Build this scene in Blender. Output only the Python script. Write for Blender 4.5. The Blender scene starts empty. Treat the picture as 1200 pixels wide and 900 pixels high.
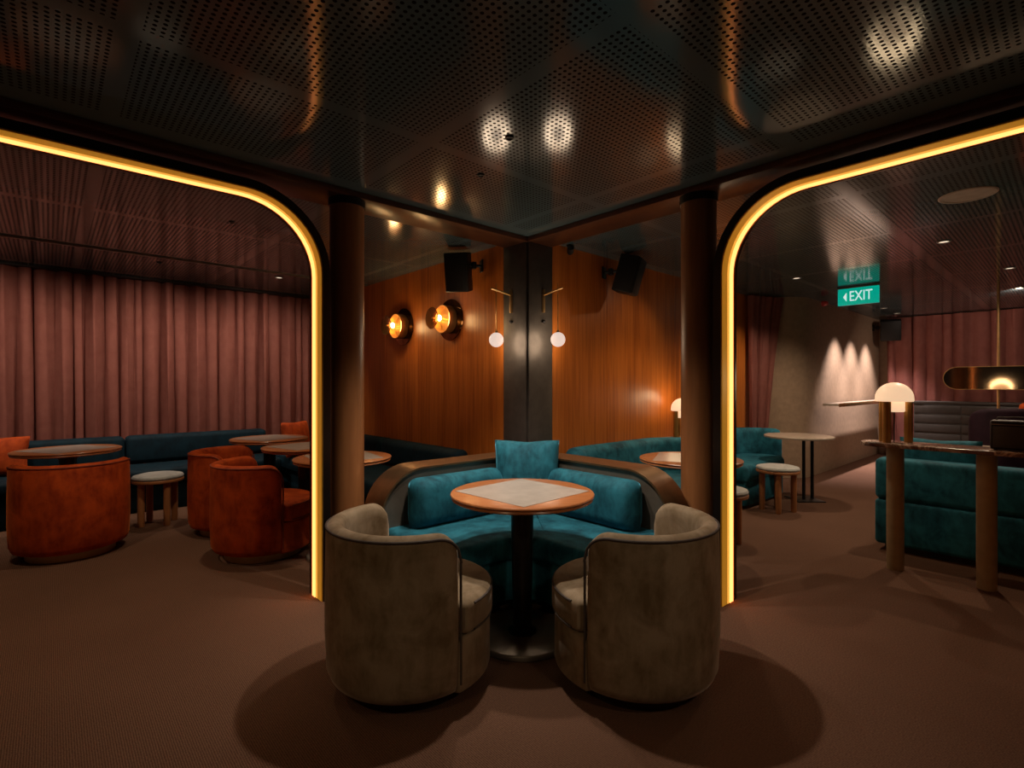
import bpy, bmesh, math, random
from mathutils import Vector, Matrix
random.seed(7)
S = bpy.context.scene
COL = S.collection
PI = math.pi

# ------------------------------------------------------------------ camera, world, exposure
H = 1.304                       # lens height
cam = bpy.data.cameras.new('camera'); cam.lens = 18; cam.sensor_width = 36
co = bpy.data.objects.new('camera', cam); COL.objects.link(co)
co.location = (0, 0, H); co.rotation_euler = (PI/2, 0, 0)
cam.clip_start = .05
S.camera = co
w = bpy.data.worlds.new('world'); S.world = w; w.use_nodes = True
w.node_tree.nodes['Background'].inputs[0].default_value = (.9, .75, .62, 1)
w.node_tree.nodes['Background'].inputs[1].default_value = .009
S.view_settings.view_transform = 'Standard'
S.view_settings.look = 'None'
S.view_settings.gamma = 1
S.view_settings.use_curve_mapping = False
S.view_settings.exposure = 0.0

# the plan: two wall lines cross at the corner post; u runs along one, v along the other
C0 = Vector((.126, 4.2, 0)); TH = math.radians(42.1)
E1 = Vector((math.cos(TH), math.sin(TH), 0)); E2 = Vector((-math.sin(TH), math.cos(TH), 0))
def P(u, v, z=0): return C0 + E1*u + E2*v + Vector((0, 0, z))
ZC = 2.513                      # ceiling

def spot(name, loc, target, watt, angle, color=(1, .86, .7), blend=.5, size=.04, parent=None):
    l = bpy.data.lights.new(name, 'SPOT'); l.energy = watt; l.color = color
    l.spot_size = math.radians(angle); l.spot_blend = blend; l.shadow_soft_size = size
    o = bpy.data.objects.new(name, l); COL.objects.link(o)
    d = Vector(target) - Vector(loc)
    o.rotation_euler = d.to_track_quat('-Z', 'Y').to_euler(); o.location = loc
    if parent:
        o.parent = parent; o.location = Vector(loc) - parent.location
    return o
def point(name, loc, watt, color, size=.05, parent=None):
    l = bpy.data.lights.new(name, 'POINT'); l.energy = watt; l.color = color; l.shadow_soft_size = size
    o = bpy.data.objects.new(name, l); COL.objects.link(o)
    o.location = loc
    if parent: o.parent = parent
    return o

# ------------------------------------------------------------------ materials
def newmat(name):
    m = bpy.data.materials.new(name); m.use_nodes = True
    nt = m.node_tree; b = nt.nodes['Principled BSDF']
    return m, nt, b
def N(nt, t, **k):
    n = nt.nodes.new(t)
    for a, v in k.items(): setattr(n, a, v)
    return n
def ramp(nt, fac, stops):
    r = N(nt, 'ShaderNodeValToRGB'); nt.links.new(fac, r.inputs[0])
    e = r.color_ramp.elements
    while len(e) < len(stops): e.new(.5)
    for i, (p, c) in enumerate(stops):
        e[i].position = p; e[i].color = (*c, 1)
    return r.outputs[0]
def coords(nt, kind='Object', scale=(1, 1, 1), loc=(0, 0, 0)):
    t = N(nt, 'ShaderNodeTexCoord'); m = N(nt, 'ShaderNodeMapping')
    m.inputs['Scale'].default_value = scale; m.inputs['Location'].default_value = loc
    nt.links.new(t.outputs[kind], m.inputs[0]); return m.outputs[0]
def noise(nt, vec, scale, detail=3, rough=.5, dist=0):
    n = N(nt, 'ShaderNodeTexNoise'); n.inputs['Scale'].default_value = scale
    n.inputs['Detail'].default_value = detail; n.inputs['Roughness'].default_value = rough
    n.inputs['Distortion'].default_value = dist
    nt.links.new(vec, n.inputs[0]); return n.outputs[0]
def bump(nt, b, h, strength=.2, dist=.01):
    bp = N(nt, 'ShaderNodeBump'); bp.inputs['Strength'].default_value = strength
    bp.inputs['Distance'].default_value = dist
    nt.links.new(h, bp.inputs['Height']); nt.links.new(bp.outputs[0], b.inputs['Normal'])
def math_(nt, op, a, b=None, c=None):
    n = N(nt, 'ShaderNodeMath', operation=op)
    for i, x in enumerate((a, b, c)):
        if x is None: continue
        if hasattr(x, 'node'): nt.links.new(x, n.inputs[i])
        else: n.inputs[i].default_value = x
    return n.outputs[0]

def plain(name, col, rough=.5, metal=0, spec=.5):
    m, nt, b = newmat(name)
    v = coords(nt); n = noise(nt, v, 14, 3)
    c = ramp(nt, n, [(.3, [x*.88 for x in col]), (.7, [min(1, x*1.1) for x in col])])
    nt.links.new(c, b.inputs['Base Color'])
    b.inputs['Roughness'].default_value = rough; b.inputs['Metallic'].default_value = metal
    b.inputs['Specular IOR Level'].default_value = spec
    return m
def velvet(name, lo, hi, sheen=.5, tint=None):
    m, nt, b = newmat(name)
    v = coords(nt)
    n1 = noise(nt, v, 7, 6, .6, .6); n2 = noise(nt, coords(nt, scale=(1, 1, .35)), 22, 4, .6)
    f = math_(nt, 'ADD', math_(nt, 'MULTIPLY', n1, .65), math_(nt, 'MULTIPLY', n2, .35))
    c = ramp(nt, f, [(.36, lo), (.6, hi)])
    nt.links.new(c, b.inputs['Base Color'])
    b.inputs['Roughness'].default_value = .75; b.inputs['Specular IOR Level'].default_value = .2
    b.inputs['Sheen Weight'].default_value = sheen; b.inputs['Sheen Roughness'].default_value = .35
    b.inputs['Sheen Tint'].default_value = (*(tint or hi), 1)
    bump(nt, b, noise(nt, v, 240, 2), .15, .002)
    return m
def wood(name, stops, sc=(38, 38, 1.2), rough=.3, bmp=.05, spec=.5):
    m, nt, b = newmat(name)
    v = coords(nt, scale=sc)
    n = noise(nt, v, 1.0, 6, .65, .35); n2 = noise(nt, coords(nt, scale=tuple(s*.12 for s in sc)), 1.0, 3)
    f = math_(nt, 'ADD', math_(nt, 'MULTIPLY', n, .6), math_(nt, 'MULTIPLY', n2, .4))
    nt.links.new(ramp(nt, f, stops), b.inputs['Base Color'])
    b.inputs['Roughness'].default_value = rough; b.inputs['Specular IOR Level'].default_value = spec
    bump(nt, b, n, bmp, .004)
    return m
def emit(name, col, strength, base=None):
    m, nt, b = newmat(name)
    v = coords(nt); n = noise(nt, v, 5, 2)
    nt.links.new(ramp(nt, n, [(.2, [x*.96 for x in col]), (.8, col)]), b.inputs['Emission Color'])
    b.inputs['Base Color'].default_value = (*(base or col), 1)
    b.inputs['Emission Strength'].default_value = strength
    b.inputs['Roughness'].default_value = .4
    return m

# perforated metal ceiling: square grid of holes, plain bands between panels
def ceiling_mat():
    m, nt, b = newmat('perforated_metal')
    v = coords(nt)
    sp = N(nt, 'ShaderNodeSeparateXYZ'); nt.links.new(v, sp.inputs[0])
    pitch = .027
    def cell(o, off=0.):
        return math_(nt, 'SUBTRACT', math_(nt, 'FRACT', math_(nt, 'ADD', math_(nt, 'DIVIDE', o, pitch), off)), .5)
    def dist(off):
        cx, cy = cell(sp.outputs[0], off), cell(sp.outputs[1], off)
        return math_(nt, 'SQRT', math_(nt, 'ADD', math_(nt, 'MULTIPLY', cx, cx), math_(nt, 'MULTIPLY', cy, cy)))
    d = dist(.5)
    hole = math_(nt, 'LESS_THAN', d, .27)
    def band(o, first, half):
        f = math_(nt, 'FRACT', math_(nt, 'ADD', math_(nt, 'DIVIDE', math_(nt, 'SUBTRACT', o, first), 1.2), .5))
        return math_(nt, 'GREATER_THAN', math_(nt, 'ABSOLUTE', math_(nt, 'SUBTRACT', f, .5)), half/1.2)
    gu = band(sp.outputs[0], -1.507, .034); gv = band(sp.outputs[1], -.855, .034)
    near_u = math_(nt, 'GREATER_THAN', math_(nt, 'ABSOLUTE', sp.outputs[0]), .13)
    near_v = math_(nt, 'GREATER_THAN', math_(nt, 'ABSOLUTE', sp.outputs[1]), .13)
    mask = hole
    for g in (gu, gv, near_u, near_v): mask = math_(nt, 'MULTIPLY', mask, g)
    dark = mask
    mx = N(nt, 'ShaderNodeMix', data_type='RGBA')
    nt.links.new(dark, mx.inputs[0]); mx.inputs[6].default_value = (.085, .128, .145, 1); mx.inputs[7].default_value = (.004, .004, .004, 1)
    nt.links.new(mx.outputs[2], b.inputs['Base Color'])
    b.inputs['Metallic'].default_value = .0
    r = math_(nt, 'ADD', math_(nt, 'MULTIPLY', dark, .6), .115)
    nt.links.new(r, b.inputs['Roughness'])
    sl = math_(nt, 'SUBTRACT', .72, math_(nt, 'MULTIPLY', dark, .68)); nt.links.new(sl, b.inputs['Specular IOR Level'])
    bump(nt, b, noise(nt, v, 70, 2), .05, .003)
    return m
def carpet_mat():
    m, nt, b = newmat('woven_carpet')
    v = coords(nt)
    w1 = N(nt, 'ShaderNodeTexWave'); w1.inputs['Scale'].default_value = 42; w1.inputs['Distortion'].default_value = 1.2
    w1.inputs['Detail'].default_value = 1; nt.links.new(v, w1.inputs[0])
    n = noise(nt, v, 150, 2); n2 = noise(nt, v, 1.3, 3)
    f = math_(nt, 'ADD', math_(nt, 'MULTIPLY', w1.outputs[1], .3), math_(nt, 'MULTIPLY', n, .7))
    f = math_(nt, 'ADD', f, math_(nt, 'MULTIPLY', math_(nt, 'SUBTRACT', n2, .5), .25))
    nt.links.new(ramp(nt, f, [(.3, (.084, .043, .027)), (.72, (.185, .1, .066))]), b.inputs['Base Color'])
    b.inputs['Roughness'].default_value = .95; b.inputs['Specular IOR Level'].default_value = .1
    bump(nt, b, f, .5, .004)
    return m

M = {}
M['ceiling'] = ceiling_mat()
M['carpet'] = carpet_mat()
M['wall_wood'] = wood('wood_veneer', [(.33, (.24, .05, .006)), (.5, (.50, .138, .018)), (.66, (.64, .2, .034))], rough=.36)
M['beam_wood'] = wood('dark_wood', [(.3, (.05, .018, .009)), (.65, (.11, .042, .02))], sc=(3, 30, 30), rough=.3)
M['column_wood'] = wood('column_wood', [(.3, (.2, .075, .026)), (.65, (.34, .14, .05))], sc=(20, 20, 2), rough=.38)
M['post_metal'] = plain('dark_bronze_post', (.13, .112, .1), .44, .5)
M['groove'] = plain('groove_black', (.012, .007, .006), .6)
M['black'] = plain('black_metal', (.012, .011, .011), .38, .3)
M['black_frame'] = plain('black_frame', (.01, .006, .005), .3, .2)
M['gold'] = plain('gold_lining', (.72, .38, .05), .4, .35)
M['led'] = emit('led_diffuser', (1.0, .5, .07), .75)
M['lining_glow'] = emit('lining_painted_glow', (1.0, .46, .035), .24)  # weak emission standing in for strip light on the gold lining
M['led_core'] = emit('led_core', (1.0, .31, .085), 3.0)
M['plaster'] = plain('beige_plaster', (.31, .215, .14), .85)
M['curtain'] = velvet('rose_curtain', (.36, .13, .105), (.42, .16, .13), .1)
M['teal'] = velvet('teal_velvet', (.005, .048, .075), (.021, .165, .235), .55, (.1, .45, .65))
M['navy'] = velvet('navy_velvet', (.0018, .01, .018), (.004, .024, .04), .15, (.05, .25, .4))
M['taupe'] = velvet('taupe_velvet', (.165, .115, .062), (.32, .245, .165), .45, (.7, .58, .5))
M['rust'] = velvet('rust_velvet', (.22, .024, .004), (.5, .075, .01), .4, (.9, .25, .06))
M['plum'] = velvet('plum_velvet', (.012, .004, .009), (.024, .008, .016), .15)
M['greyfab'] = velvet('grey_blue_fabric', (.3, .32, .32), (.48, .49, .47), .2)
M['piping'] = plain('dark_piping', (.06, .045, .038), .7)
M['rustpiping'] = plain('rust_piping', (.22, .035, .01), .7)
M['plinth'] = plain('brass_plinth', (.5, .36, .2), .4, .3)
M['darkplinth'] = plain('dark_plinth', (.02, .013, .01), .5)
M['table_wood'] = wood('table_wood', [(.3, (.34, .11, .035)), (.65, (.52, .2, .075))], sc=(4, 40, 40), rough=.28)
M['stone'] = plain('grey_stone', (.42, .37, .33), .3)
M['pole'] = plain('dark_pole', (.022, .02, .02), .3, .5)
M['base_metal'] = plain('base_metal', (.26, .23, .2), .35, .5)
M['bronze'] = plain('bronze_band', (.3, .17, .085), .33, .85)
M['panelgrey'] = plain('bronze_panel', (.2, .17, .14), .38, .6)
M['brass'] = plain('brass', (.78, .5, .22), .3, .85)
M['mirror_bronze'] = plain('bronze_mirror', (.22, .11, .04), .12, 1)
M['mirror'] = plain('amber_mirror', (.42, .3, .2), .06, 1)
M['stool_wood'] = wood('stool_wood', [(.3, (.3, .12, .045)), (.65, (.46, .2, .08))], sc=(30, 30, 2), rough=.4)
M['pale_top'] = plain('pale_top', (.42, .34, .27), .25)
M['marble'] = None
M['speaker_black'] = plain('speaker_black', (.006, .006, .006), .55, 0, .3)
M['globe'] = emit('globe_glass', (1.0, .78, .66), .78)
M['dome'] = emit('milky_dome', (1.0, .68, .42), .82)
M['bulb'] = emit('bulb', (1.0, .68, .3), 28)
M['lens'] = emit('downlight_lens', (1.0, .82, .62), 1.1)
M['green'] = emit('exit_green', (.0, .42, .30), .72)
M['signwhite'] = emit('sign_white', (.75, .95, .9), .8)
M['red'] = plain('alarm_red', (.6, .03, .02), .4)
M['amber'] = plain('amber_post', (.4, .22, .06), .3, .5)
M['slat'] = plain('charcoal_slat', (.035, .03, .026), .5)
M['legstone'] = plain('travertine_leg', (.36, .28, .16), .5)
M['offwhite'] = plain('grille_offwhite', (.5, .46, .42), .6)
def marble():
    m, nt, b = newmat('brown_marble')
    v = coords(nt); n = noise(nt, v, 6, 8, .65, 1.6)
    nt.links.new(ramp(nt, n, [(.35, (.09, .04, .03)), (.5, (.2, .12, .09)), (.56, (.55, .42, .34)), (.64, (.14, .07, .05))]), b.inputs['Base Color'])
    b.inputs['Roughness'].default_value = .2
    return m
M['marble'] = marble()
def glass_smoke():
    m, nt, b = newmat('smoked_amber_glass')
    v = coords(nt); n = noise(nt, v, 3, 2)
    nt.links.new(ramp(nt, n, [(.2, (.3, .15, .05)), (.8, (.4, .21, .07))]), b.inputs['Base Color'])
    b.inputs['Roughness'].default_value = .08; b.inputs['Transmission Weight'].default_value = .55
    b.inputs['IOR'].default_value = 1.3
    return m
M['smoke'] = glass_smoke()

# ------------------------------------------------------------------ mesh helpers
def obj(name, bm, mat, parent=None, angle=40, smooth=True):
    me = bpy.data.meshes.new(name)
    bmesh.ops.recalc_face_normals(bm, faces=bm.faces[:])
    bm.to_mesh(me); bm.free()
    me.materials.append(M[mat] if isinstance(mat, str) else mat)
    if smooth:
        for p in me.polygons: p.use_smooth = True
        me.set_sharp_from_angle(angle=math.radians(angle))
    o = bpy.data.objects.new(name, me); COL.objects.link(o)
    if parent: o.parent = parent
    return o
def thing(name, label, cat, loc=(0, 0, 0), rz=0, group=None):
    o = bpy.data.objects.new(name, None); COL.objects.link(o)
    o.empty_display_size = .1
    o.location = loc; o.rotation_euler = (0, 0, rz); tag(o, label, cat, group); return o
def tag(o, label, cat, group=None):
    o['label'] = label; o['category'] = cat
    if group: o['group'] = group
    return o
def struct(name, bm, mat, label=None, angle=40):
    o = obj(name, bm, mat, None, angle); o.location = C0; o.rotation_euler = (0, 0, TH)
    o['kind'] = 'structure'
    o['label'] = label or name; o['category'] = name.split('_')[0]
    return o
def dup(root, loc, rz, label, group=None):
    def cp(o, par):
        c = o.copy(); COL.objects.link(c); c.parent = par
        for ch in o.children: cp(ch, c)
        return c
    r = cp(root, None); r.location = loc; r.rotation_euler = (0, 0, rz)
    r['label'] = label
    if group: r['group'] = group
    return r
def B(): return bmesh.new()
def merge(bm, other):
    me = bpy.data.meshes.new('t'); other.to_mesh(me); other.free(); bm.from_mesh(me); bpy.data.meshes.remove(me)
def box(bm, x0, x1, y0, y1, z0, z1, bev=0, seg=2, mat=None):
    t = B()
    bmesh.ops.create_cube(t, size=1)
    for v in t.verts:
        v.co = Vector(((x0+x1)/2 + v.co.x*(x1-x0), (y0+y1)/2 + v.co.y*(y1-y0), (z0+z1)/2 + v.co.z*(z1-z0)))
    if bev: bmesh.ops.bevel(t, geom=t.edges[:], offset=bev, segments=seg, profile=.5, affect='EDGES')
    if mat is not None: t.transform(mat)
    merge(bm, t); return bm
def lathe(bm, prof, n=40, center=(0, 0, 0), mat=None):
    t = B(); rings = []
    for r, z in prof:
        if r < 1e-5: rings.append([t.verts.new((0, 0, z))])
        else: rings.append([t.verts.new((r*math.cos(2*PI*i/n), r*math.sin(2*PI*i/n), z)) for i in range(n)])
    for a, b in zip(rings, rings[1:]):
        if len(a) == 1 and len(b) == 1: continue
        for i in range(n):
            j = (i+1) % n
            if len(a) == 1: t.faces.new((a[0], b[i], b[j]))
            elif len(b) == 1: t.faces.new((a[i], a[j], b[0]))
            else: t.faces.new((a[i], a[j], b[j], b[i]))
    if len(rings[0]) > 1: t.faces.new(rings[0][::-1])
    if len(rings[-1]) > 1: t.faces.new(rings[-1])
    if mat is not None: t.transform(mat)
    bmesh.ops.translate(t, verts=t.verts[:], vec=Vector(center))
    merge(bm, t); return bm
def rdisc(r, z0, z1, b, k=4):
    """profile of a disc with rounded edges"""
    p = [(0, z0)]
    for i in range(k+1):
        a = PI/2*i/k; p.append((r-b+b*math.sin(a), z0+b-b*math.cos(a)))
    for i in range(k+1):
        a = PI/2*i/k; p.append((r-b+b*math.cos(a), z1-b+b*math.sin(a)))
    p.append((0, z1)); return p
def tube(bm, pts, r, n=10, closed=False):
    pts = [Vector(p) for p in pts]; rings = []; t = B()
    for i, p in enumerate(pts):
        a = pts[(i-1) % len(pts)] if (closed or i > 0) else p
        b = pts[(i+1) % len(pts)] if (closed or i < len(pts)-1) else p
        d = (b-a).normalized()
        up = Vector((0, 0, 1)) if abs(d.z) < .95 else Vector((1, 0, 0))
        x = d.cross(up).normalized(); y = x.cross(d)
        rings.append([t.verts.new(p + (x*math.cos(2*PI*k/n) + y*math.sin(2*PI*k/n))*r) for k in range(n)])
    m = len(rings)
    for i in range(m if closed else m-1):
        a, b = rings[i], rings[(i+1) % m]
        for k in range(n): t.faces.new((a[k], a[(k+1) % n], b[(k+1) % n], b[k]))
    if not closed: t.faces.new(rings[0][::-1]); t.faces.new(rings[-1])
    merge(bm, t); return bm
def prism(bm, poly, z0, z1, bev=0, seg=3):
    t = B()
    vs = [t.verts.new((x, y, z0)) for x, y in poly]; f = t.faces.new(vs)
    r = bmesh.ops.extrude_face_region(t, geom=[f])
    for g in r['geom']:
        if isinstance(g, bmesh.types.BMVert): g.co.z = z1
    bmesh.ops.recalc_face_normals(t, faces=t.faces[:])
    if bev:
        es = [e for e in t.edges if abs(e.verts[0].co.z - e.verts[1].co.z) < 1e-6]
        bmesh.ops.bevel(t, geom=es, offset=bev, segments=seg, profile=.5, affect='EDGES')
    merge(bm, t); return bm
def round_poly(poly, rad, k=6):
    out = []; n = len(poly)
    for i in range(n):
        p = Vector(poly[i]); r = rad[i] if isinstance(rad, (list, tuple)) else rad
        if r <= 0: out.append(tuple(p)); continue
        a = (Vector(poly[i-1])-p); b = (Vector(poly[(i+1) % n])-p)
        ang = a.angle(b); d = min(r/math.tan(ang/2), a.length*.49, b.length*.49)
        p0 = p + a.normalized()*d; p1 = p + b.normalized()*d
        for j in range(k+1):
            t = j/k; q = p0*(1-t)**2 + p*2*t*(1-t) + p1*t*t
            out.append((q.x, q.y))
    return out
def sweep_section(bm, path, section, closed_section=True, taper_ends=0.):
    """sweep a (side, z) section along a flat path; side is measured to the path's own left"""
    t = B(); n = len(path); pts = [Vector((p[0], p[1], 0)) for p in path]
    L = [0]
    for i in range(1, n): L.append(L[-1] + (pts[i]-pts[i-1]).length)
    rings = []
    zs = [z for s, z in section]; ztop = max(zs); zbot = min(zs)
    for i in range(n):
        a = pts[max(0, i-1)]; b = pts[min(n-1, i+1)]; d = (b-a).normalized(); sd = Vector((-d.y, d.x, 0))
        e = min(L[i], L[-1]-L[i]); k = 1.
        if taper_ends > 0 and e < taper_ends: k = math.sqrt(max(0, 1-(1-e/taper_ends)**2))
        ms = sum(s for s, z in section)/len(section)
        rings.append([t.verts.new(pts[i] + sd*(ms+(s-ms)*(.12+.88*k)) + Vector((0, 0, z if taper_ends == 0 else zbot+(z-zbot)*(1-.12*(1-k)))))
                      for s, z in section])
    m = len(section)
    for a, b in zip(rings, rings[1:]):
        for j in range(m): t.faces.new((a[j], a[(j+1) % m], b[(j+1) % m], b[j]))
    t.faces.new(rings[0][::-1]); t.faces.new(rings[-1])
    merge(bm, t); return bm
def rrect(x0, x1, z0, z1, r, k=4):
    p = []
    for cx, cz, a0 in ((x1-r, z0+r, -PI/2), (x1-r, z1-r, 0), (x0+r, z1-r, PI/2), (x0+r, z0+r, PI)):
        for i in range(k+1):
            a = a0 + PI/2*i/k; p.append((cx+r*math.cos(a), cz+r*math.sin(a)))
    return p
def arc(cx, cy, r, a0, a1, n):
    return [(cx+r*math.cos(a0+(a1-a0)*i/n), cy+r*math.sin(a0+(a1-a0)*i/n)) for i in range(n+1)]
def dense(path, step=.05):
    out = []
    for a, b in zip(path, path[1:]):
        d = math.dist(a, b); k = max(1, int(d/step))
        for i in range(k): out.append((a[0]+(b[0]-a[0])*i/k, a[1]+(b[1]-a[1])*i/k))
    out.append(path[-1]); return out
def rot(axis, deg): return Matrix.Rotation(math.radians(deg), 4, axis)

# ================================================================== SETTING
bm = box(B(), -7.5, 10, -7.5, 5.5, -.1, 0); struct('floor', bm, 'carpet', 'brown woven carpet floor')
bm = box(B(), -7.5, 10, -7.5, 5.5, ZC, ZC+.1); struct('ceiling', bm, 'ceiling', 'dark glossy perforated metal ceiling')
# wood walls of the two side rooms, meeting at the corner post
bm = B()
for a, b in ((.30, 1.195), (1.2, 2.395), (2.4, 3.595), (3.6, 4.5)): box(bm, 0, .05, a, b, 0, ZC)
box(bm, .01, .06, .3, 4.5, 0, ZC); struct('wall_west', bm, 'wall_wood', 'orange brown veneer wall with two sconces')
bm = B()
for a, b in ((.30, 1.055), (1.06, 2.255), (2.26, 3.455), (3.46, 4.62)): box(bm, a, b, 0, .05, 0, ZC)
box(bm, .3, 4.62, .01, .06, 0, ZC); struct('wall_east', bm, 'wall_wood', 'orange brown veneer wall behind the curved sofa')
# corner post: two dark metal claddings with a groove at the edge
bm = box(B(), 0, .04, .022, .297, 0, ZC, .002); box(bm, .022, .297, 0, .04, 0, ZC, .002)
struct('trim_1', bm, 'post_metal', 'dark metal corner post between the veneer walls')
bm = box(B(), .02, .2, .02, .2, 0, ZC); struct('trim_2', bm, 'groove', 'black groove in the corner post')
# shallow beams over the two openings
bm = box(B(), -6.5, .018, 0, .28, 2.475, ZC, .003); struct('trim_3', bm, 'beam_wood', 'dark wood beam above the opening to the curtain room')
bm = box(B(), .0, .28, -6.5, -.002, 2.475, ZC, .003); struct('trim_4', bm, 'beam_wood', 'dark wood beam above the opening to the room with the EXIT sign')
# back wall behind the long curtain, far wall, curved plaster wall
bm = box(B(), -6.5, .06, 4.5, 4.6, 0, ZC); struct('wall_north', bm, 'plaster', 'wall behind the long rose curtain')
path = [(4.5, .02)] + arc(4.62+.25, -.24, .26, PI, PI*1.5, 10)
path = [(4.55, .3), (4.56, .02)] + arc(5.06, .0, .5, PI, PI*1.5, 14) + [(6, -.5), (8.75, -.5)]
bm = sweep_section(B(), path, [(0, 0), (.12, 0), (.12, ZC), (0, ZC)]); struct('wall_plaster', bm, 'plaster', 'rounded beige plaster wall with three light scallops')
bm = box(B(), 8.75, 8.85, -5.5, .0, 0, ZC); struct('wall_far', bm, 'plaster', 'wall behind the far rose curtain')
# columns by the lit arches
def column(u, v, nm, lab):
    bm = lathe(B(), [(.106, 0), (.106, 2.43)], 48)
    o = obj(nm, bm, 'column_wood'); o.location = P(u, v); o['kind'] = 'structure'; o['label'] = lab; o['category'] = 'column'
    bm = lathe(B(), [(.114, 2.43), (.114, 2.476)], 40); c = obj('collar', bm, 'black', o)
column(-1.495, .11, 'column', 'round wooden column beside the arch to the curtain room')
column(.11, -1.435, 'column', 'round wooden column beside the arch to the room with the EXIT sign')
# thin ceiling trim lines
bm = box(B(), -6.5, -.02, 2.80, 2.835, ZC-.012, ZC); struct('trim_5', bm, 'panelgrey', 'thin pale ceiling strip in the curtain room')

# ================================================================== LIT ARCHES
def arch(label, sg):
    """frame section swept along an arch path in the opening's own plane"""
    t = thing('lit_arch', label, 'archway')
    # local: x along opening, z up, y depth (0 front .. .16 back)
    W = 3.0; top = 2.375; r = .42; t0 = 0.
    inner = [(0, 0), (0, top-r)] + [(r-r*math.cos(a), top-r+r*math.sin(a)) for a in [PI/2*i/14 for i in range(1, 14)]] + [(r, top), (W-r, top)] \
        + [(W-r+r*math.sin(a), top-r+r*math.cos(a)) for a in [PI/2*i/14 for i in range(1, 14)]] + [(W, top-r), (W, 0)]
    def sweep(bm, sec):
        """sec: list of (offset outward from the inner line, depth)"""
        n = len(inner); rings = []; tb = B()
        for i, p in enumerate(inner):
            a = Vector(inner[max(0, i-1)]); b = Vector(inner[min(n-1, i+1)]); d = (b-a).normalized()
            nr = Vector((-d.y, d.x))
            rings.append([tb.verts.new((p[0]+nr.x*o, dp*sg, max(0.0, p[1]+nr.y*o))) for o, dp in sec])
        m = len(sec)
        for a, b in zip(rings, rings[1:]):
            for j in range(m): tb.faces.new((a[j], a[(j+1) % m], b[(j+1) % m], b[j]))
        tb.faces.new(rings[0][::-1]); tb.faces.new(rings[-1]); merge(bm, tb); return bm
    obj('frame', sweep(B(), [(.006, 0), (.05, 0), (.05, .19), (-.004, .19), (-.004, .172), (.006, .172)]), 'black_frame', t)
    obj('lining', sweep(B(), [(0, .004), (.006, .004), (.006, .172), (0, .172)]), 'gold', t)
    obj('glow_band', sweep(B(), [(0, .012), (-.002, .013), (-.002, .074), (0, .075)]), 'lining_glow', t)  # painted glow: the strips' light on the lining, done as emission
    obj('glow_band', sweep(B(), [(0, .0755), (-.004, .077), (-.004, .096), (0, .0975)]), 'led', t)
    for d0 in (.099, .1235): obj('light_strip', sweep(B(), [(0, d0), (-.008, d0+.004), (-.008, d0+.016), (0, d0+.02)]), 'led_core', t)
    obj('glow_band', sweep(B(), [(0, .1185), (-.003, .119), (-.003, .123), (0, .1235)]), 'led', t)
    return t
# opening to the curtain room: starts at u=-1.698 and runs away along -u ; depth +v
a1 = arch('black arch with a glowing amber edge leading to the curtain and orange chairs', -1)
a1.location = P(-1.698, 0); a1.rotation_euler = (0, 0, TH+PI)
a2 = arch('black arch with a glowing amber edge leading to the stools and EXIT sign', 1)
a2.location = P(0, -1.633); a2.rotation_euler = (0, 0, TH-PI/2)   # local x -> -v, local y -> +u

# ================================================================== LIGHTS IN THE CEILING
def downlight(loc, label, r=.05, lit=True, watt=0, target=None, angle=90, color=(1, .84, .66), group=None, blend=.6, size=.03):
    t = thing('downlight', label, 'light', (loc[0], loc[1], ZC), 0, group)
    obj('trim_ring', lathe(B(), [(r*.72, -.001), (r*.72, -.008), (r*.95, -.008), (r, -.004), (r, .0), (r*.72, -.001)], 28), 'black' if not lit else 'panelgrey', t)
    obj('lens', lathe(B(), [(0, -.003), (r*.72, -.003), (r*.72, -.0015), (0, -.0015)], 24), 'lens' if lit else 'groove', t)
    if watt:
        tg = Vector(target) if target else Vector((loc[0], loc[1], 0))
        spot('beam', (loc[0], loc[1], ZC-.03), tg, watt, angle, color, blend, size, t)
    return t
WARM = (1, .76, .5)
downlight((-.0125, 2.51), 'small dark pinhole light in the ceiling above the round table', .022, False, 75, (.05, 2.62, 0), 105, (1, .84, .68), blend=.75)
downlight((-.18, 2.96), 'small dark pinhole light in the ceiling above the teal corner sofa', .022, False, 88, (.02, 3.35, 0), 84, (1, .84, .68), blend=.75)
# curtain room
x, y = P(-.98, 3.04)[:2]
downlight((x, y), 'small lit downlight by the pale ceiling strip of the curtain room', .045, True, 62, P(-.98, 4.2, .75), 125, (1, .78, .6), blend=.85)
for i, (u, v, wt) in enumerate(((-2.1, 3.1, 60), (-3.3, 3.1, 60), (-4.5, 3.1, 50))):
    x, y = P(u, v)[:2]
    downlight((x, y), 'recessed light in the dark ceiling in front of the long curtain', .022, False, wt*.9, P(u, 4.2, .75), 125, (1, .78, .6), 'pinhole lights before the curtain', blend=.85)
for u, v in ((-1.9, 1.2), (-3.3, .9)):
    x, y = P(u, v)[:2]
    downlight((x, y), 'recessed pinhole light above the orange chairs', .022, False, 40, None, 100, WARM, 'pinhole lights above the orange chairs')
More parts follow.
